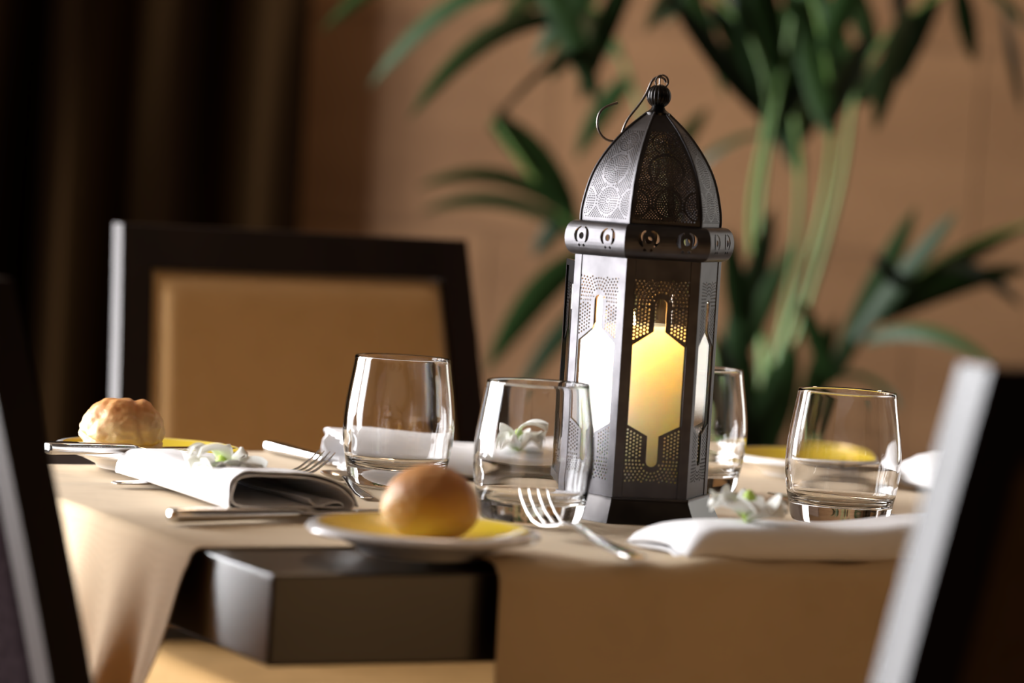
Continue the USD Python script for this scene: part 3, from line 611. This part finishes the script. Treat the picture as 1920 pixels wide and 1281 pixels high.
dup(nk, W(.845, .365, ZB + .0014), YAW - 4, 'white folded napkin at the right edge beside the right tumbler')

# ------------------------------------------------------------------ flowers
def petal(L, w, curl, lift, ruff, seed):
    u = np.linspace(0, 1, 12); v = np.linspace(-1, 1, 11); P = np.zeros((12, 11, 3))
    for i, a in enumerate(u):
        wid = w * math.sin(PI * min(.10 + a * .72, 1)) ** .8
        for j, b in enumerate(v):
            P[i, j] = (L * a * math.cos(lift * (1 - curl * a)), wid * b, L * a * math.sin(lift * (1 - curl * a)) + .25 * wid * b * b + ruff * a * a * math.sin(5 * b + seed))
    return thick(P, normals(P), .0005)
def flower(label, loc, rz, upright):
    t = thing('flower', label, 'flower', loc, rz, None)
    k = 6
    for i in range(k):
        m = petal(.027 + .003 * (i % 3), .0150, .30 + .5 * (i % 2), [.30, .62, .40, .80, .35, .70][i], .0028, i * 1.7)
        m.apply_translation((0, 0, .003 + .0006 * i)); part(t, 'petal', rot_to(m, i * 60 + 8 * (i % 2), (0, 0, 1)), M['petal'], smooth=60)
    h = trimesh.creation.icosphere(subdivisions=3, radius=.0055); h.vertices[:, 2] *= 1.4; h.apply_translation((0, 0, .0105)); part(t, 'heart', h, M['green_heart'], smooth=60)
    if upright:
        m = petal(.034, .012, .75, 1.5, .004, 2.0); m.apply_translation((-.002, 0, .008)); part(t, 'petal', rot_to(m, 200, (0, 0, 1)), M['petal'], smooth=60)
        m = petal(.024, .012, .6, 1.0, .005, 4.0); m.apply_translation((.002, 0, .008)); part(t, 'petal', rot_to(m, 40, (0, 0, 1)), M['petal'], smooth=60)
    return t
f1 = flower('white flower with a curling upright petal on the left napkin', W(.100, .328, ZB + .0185), 30, True)
f2 = flower('white open flower with green heart on the front napkin', W(.372, .036, ZB + .0195), -20, False); UsdGeom.Xformable(f2).AddScaleOp().Set(Gf.Vec3f(1.0, 1.0, 1.5))
dup(f1, W(.440, .515, ZB + .0190), 150, 'pale green and white flower on the back napkin')

# ------------------------------------------------------------------ potted palm
pm = thing('potted_palm', 'tall green palm in a pot against the sandstone wall', 'plant', (.35, 4.5, 0))
FRONDS = [
    ( [(-0.0012, -0.006, 0.46), (-0.012, -0.04, 0.849), (-0.028, -0.08, 1.019), (-0.02, -0.12, 1.1), (-0.056, -0.12, 1.214), (-0.17, -0.12, 1.294), (-0.296, -0.12, 1.323), (-0.404, -0.12, 1.309)] ,
      [((-0.02, -0.12, 1.1), (-0.172, -0.213, 1.26), 0.0352, 0.0), ((-0.028, -0.12, 1.121), (-0.072, -0.128, 1.278), 0.0352, 0.0), ((-0.352, -0.12, 1.291), (-0.25, -0.176, 1.096), 0.0398, 0.015), ((-0.214, -0.12, 1.292), (-0.279, -0.111, 1.103), 0.0352, 0.011), ((-0.343, -0.12, 1.255), (-0.568, -0.105, 1.107), 0.0337, 0.052), ((-0.311, -0.12, 1.213), (-0.505, -0.262, 1.065), 0.0321, 0.045), ((-0.243, -0.12, 1.174), (-0.398, -0.276, 1.054), 0.0306, 0.03), ((-0.243, -0.12, 1.29), (-0.344, -0.046, 1.156), 0.0352, 0.015), ((-0.39, -0.12, 1.31), (-0.631, -0.207, 1.176), 0.0275, 0.037), ((-0.133, -0.12, 1.275), (-0.197, -0.214, 1.202), 0.0275, 0.015), ((-0.163, -0.12, 1.295), (-0.072, -0.001, 1.121), 0.0229, 0.03), ((-0.28, -0.12, 1.309), (-0.302, -0.148, 1.177), 0.0352, 0.007)] ),
    ( [(0.0005, 0.003, 0.46), (0.073, 0.017, 0.882), (0.107, 0.033, 1.08), (0.115, 0.05, 1.148), (0.166, 0.05, 1.242), (0.245, 0.05, 1.3), (0.349, 0.05, 1.328)] ,
      [((0.112, 0.05, 1.133), (0.055, 0.124, 1.307), 0.0398, 0.0), ((0.112, 0.05, 1.133), (-0.006, 0.023, 1.29), 0.0352, 0.007), ((0.116, 0.05, 1.133), (0.209, 0.069, 1.253), 0.0444, 0.0), ((0.187, 0.05, 1.266), (0.133, -0.068, 1.088), 0.0382, 0.019), ((0.252, 0.05, 1.304), (0.283, 0.068, 1.197), 0.0321, 0.007), ((0.305, 0.05, 1.314), (0.367, 0.133, 1.131), 0.0321, 0.022), ((0.223, 0.05, 1.291), (0.177, 0.036, 1.159), 0.0321, 0.015), ((0.138, 0.05, 1.203), (0.097, 0.098, 1.324), 0.0352, 0.0), ((0.173, 0.05, 1.25), (0.177, 0.078, 1.35), 0.0352, 0.0), ((0.275, 0.05, 1.309), (0.333, -0.092, 1.239), 0.0306, 0.015)] ),
    ( [(0.0012, 0.006, 0.46), (-0.002, 0.04, 0.846), (-0.005, 0.08, 1.02), (0.017, 0.12, 1.182), (0.02, 0.12, 1.366)] ,
      [((0.0, 0.12, 1.074), (0.035, 0.172, 1.317), 0.0459, 0.0), ((0.001, 0.12, 1.066), (0.09, 0.126, 1.241), 0.0413, 0.0), ((0.005, 0.12, 1.12), (-0.101, 0.044, 1.263), 0.0382, 0.007), ((0.01, 0.12, 1.167), (-0.042, -0.031, 1.322), 0.0428, 0.0), ((-0.0, 0.12, 1.082), (-0.114, 0.202, 1.005), 0.0229, 0.022), ((0.018, 0.12, 1.274), (0.07, 0.092, 1.382), 0.0382, 0.0), ((0.016, 0.12, 1.198), (0.065, 0.161, 1.326), 0.0382, 0.0), ((0.003, 0.12, 1.097), (-0.058, 0.206, 1.227), 0.0382, 0.0)] ),
    ( [(-0.002, -0.01, 0.46), (0.041, -0.067, 0.853), (0.068, -0.133, 1.076), (0.038, -0.2, 1.217), (-0.006, -0.2, 1.342)] ,
      [((0.061, -0.2, 1.082), (0.013, -0.16, 1.217), 0.0352, 0.0), ((0.057, -0.2, 1.096), (0.12, -0.102, 1.226), 0.0352, 0.007), ((0.044, -0.2, 1.188), (0.084, -0.249, 1.316), 0.0352, 0.0)] ),
    ( [(-0.001, -0.005, 0.46), (0.086, -0.033, 0.72), (0.136, -0.067, 0.815), (0.201, -0.1, 0.894), (0.293, -0.1, 0.951), (0.371, -0.1, 0.985)] ,
      [((0.093, -0.1, 0.747), (0.202, -0.036, 0.992), 0.0352, 0.007), ((0.119, -0.1, 0.801), (0.245, -0.136, 0.989), 0.0306, 0.007), ((0.153, -0.1, 0.839), (0.366, 0.002, 0.972), 0.0337, 0.011), ((0.154, -0.1, 0.832), (0.371, -0.014, 0.912), 0.0321, 0.015), ((0.134, -0.1, 0.801), (0.299, -0.233, 0.783), 0.0245, 0.03), ((0.1, -0.1, 0.748), (0.176, -0.222, 0.718), 0.0275, 0.015), ((0.187, -0.1, 0.878), (0.129, -0.199, 0.922), 0.0229, 0.0), ((0.229, -0.1, 0.91), (0.368, 0.01, 0.855), 0.026, 0.022), ((0.094, -0.1, 0.74), (0.039, -0.138, 0.856), 0.0275, 0.0)] ),
    ( [(0.001, 0.005, 0.46), (-0.042, 0.033, 0.692), (-0.122, 0.067, 0.777), (-0.226, 0.1, 0.876), (-0.317, 0.1, 0.978), (-0.396, 0.1, 1.077)] ,
      [((-0.396, 0.1, 1.077), (-0.265, 0.115, 0.947), 0.0474, 0.015), ((-0.256, 0.1, 0.928), (-0.498, 0.024, 0.974), 0.0245, 0.045), ((-0.256, 0.1, 0.913), (-0.494, 0.082, 0.937), 0.0229, 0.037), ((-0.243, 0.1, 0.891), (-0.385, 0.048, 0.716), 0.0444, 0.03), ((-0.202, 0.1, 0.847), (-0.345, 0.038, 0.674), 0.0337, 0.03), ((-0.334, 0.1, 1.0), (-0.393, 0.104, 1.096), 0.0275, 0.007), ((-0.285, 0.1, 0.95), (-0.327, 0.104, 0.885), 0.0275, 0.0), ((-0.169, 0.1, 0.818), (-0.272, 0.193, 0.761), 0.0306, 0.015), ((-0.136, 0.1, 0.789), (-0.065, 0.131, 0.9), 0.0306, 0.007)] ),
    ( [(0.002, 0.01, 0.46), (0.036, 0.067, 0.817), (0.051, 0.133, 1.023), (0.032, 0.2, 1.162), (-0.009, 0.2, 1.308), (-0.083, 0.2, 1.381)] ,
      [((0.047, 0.2, 1.062), (-0.012, 0.3, 1.234), 0.0413, 0.0), ((0.046, 0.2, 1.07), (0.101, 0.28, 1.192), 0.0413, 0.0), ((0.034, 0.2, 1.139), (-0.045, 0.317, 1.273), 0.0428, 0.007), ((0.022, 0.2, 1.201), (-0.086, 0.228, 1.321), 0.0413, 0.0), ((0.032, 0.2, 1.162), (0.091, 0.086, 1.277), 0.0428, 0.0), ((0.012, 0.2, 1.239), (-0.108, 0.281, 1.227), 0.0352, 0.022), ((-0.008, 0.2, 1.292), (0.042, 0.31, 1.158), 0.0382, 0.007), ((-0.042, 0.2, 1.345), (-0.156, 0.293, 1.233), 0.0352, 0.015), ((0.056, 0.2, 1.031), (0.002, 0.199, 1.137), 0.0337, 0.0)] ),
    ( [(0.0025, 0.013, 0.46), (-0.068, 0.083, 0.779), (-0.12, 0.167, 0.943), (-0.182, 0.25, 1.111), (-0.254, 0.25, 1.249), (-0.337, 0.25, 1.323)] ,
      [((-0.245, 0.25, 1.234), (-0.359, 0.29, 1.229), 0.0382, 0.015), ((-0.254, 0.25, 1.249), (-0.319, 0.149, 1.14), 0.0382, 0.007), ((-0.218, 0.25, 1.188), (-0.298, 0.323, 1.218), 0.0337, 0.015), ((-0.2, 0.25, 1.15), (-0.272, 0.251, 1.027), 0.0337, 0.015), ((-0.279, 0.25, 1.279), (-0.394, 0.17, 1.229), 0.0382, 0.015), ((-0.304, 0.25, 1.301), (-0.244, 0.108, 1.159), 0.0382, 0.007), ((-0.144, 0.25, 1.011), (-0.075, 0.329, 1.119), 0.026, 0.007)] ),
    ( [(-0.0015, -0.007, 0.46), (-0.019, -0.05, 0.715), (-0.031, -0.1, 0.791)] ,
      [((-0.038, -0.15, 0.787), (0.004, -0.033, 0.98), 0.0352, 0.0), ((-0.038, -0.15, 0.794), (-0.075, -0.285, 0.947), 0.0306, 0.0), ((-0.047, -0.15, 0.757), (0.027, -0.086, 0.931), 0.0306, 0.0), ((-0.053, -0.15, 0.735), (-0.041, -0.195, 0.897), 0.0337, 0.0), ((-0.006, -0.15, 0.635), (-0.079, -0.268, 0.812), 0.0459, 0.0), ((0.001, -0.15, 0.636), (0.027, -0.228, 0.802), 0.0459, 0.0), ((-0.018, -0.15, 0.642), (-0.027, -0.095, 0.791), 0.0459, 0.0), ((0.044, -0.15, 0.638), (0.098, -0.066, 0.834), 0.0337, 0.007), ((-0.038, -0.15, 0.677), (-0.095, -0.298, 0.756), 0.0382, 0.007), ((0.015, -0.15, 0.644), (0.008, -0.138, 0.767), 0.0428, 0.0)] ),
]
# every frond: the stem's course, then its leaflets (foot, tip, width, arch), in the plant's own metres
def blade(p0, p1, w, arch, seed):
    r = np.random.default_rng(seed); n = 9; t = np.linspace(0, 1, n)[:, None]; p0, p1 = np.array(p0), np.array(p1)
    path = p0 * (1 - t) + p1 * t + np.array([0, 0, 1.]) * 4 * arch * t * (1 - t)
    tg_ = np.gradient(path, axis=0); tg_ /= np.linalg.norm(tg_, axis=1, keepdims=True)
    side = np.array([0, -1., .25]) + r.normal(0, .35, 3)
    wd = np.cross(tg_, side); wd /= np.linalg.norm(wd, axis=1, keepdims=True); nn = np.cross(tg_, wd)
    W_ = w * (np.sin(PI * np.minimum(.10 + .90 * t, 1)) ** .62) * .5
    P = np.stack([path + wd * W_ + nn * W_ * .35, path, path - wd * W_ + nn * W_ * .35], 1)
    return thick(P, np.broadcast_to(nn[:, None], P.shape), .0006)
for k, (stem, leaves) in enumerate(FRONDS):
    c = curve(stem, 40)
    f = part(pm, 'frond', tube(c, np.linspace(.0065, .0026, 40), 8), M['stem'], smooth=60, label='green arching palm frond stem')
    for q, (a, b, w, h) in enumerate(leaves): part(f, 'leaflet', blade(a, b, w, h, 100 * k + q), M['leaf'], smooth=60)
part(pm, 'pot', lathe([(0, 0), (.13, 0), (.135, .01), (.17, .40), (.185, .405), (.185, .44), (.165, .44), (.160, .40), (0, .40)], 48), M['pot'])
part(pm, 'soil', lathe([(0, .40), (.161, .40), (.160, .425), (.08, .435), (0, .432)], 40), M['soil'], smooth=60)
part(pm, 'stem_cluster', cat_(*[tube([(.018 * math.cos(a), .018 * math.sin(a), .42), (.012 * math.cos(a), .012 * math.sin(a), .50)], .010, 8) for a in np.linspace(0, 2 * PI, 6)[:-1]]), M['stem'], smooth=60)
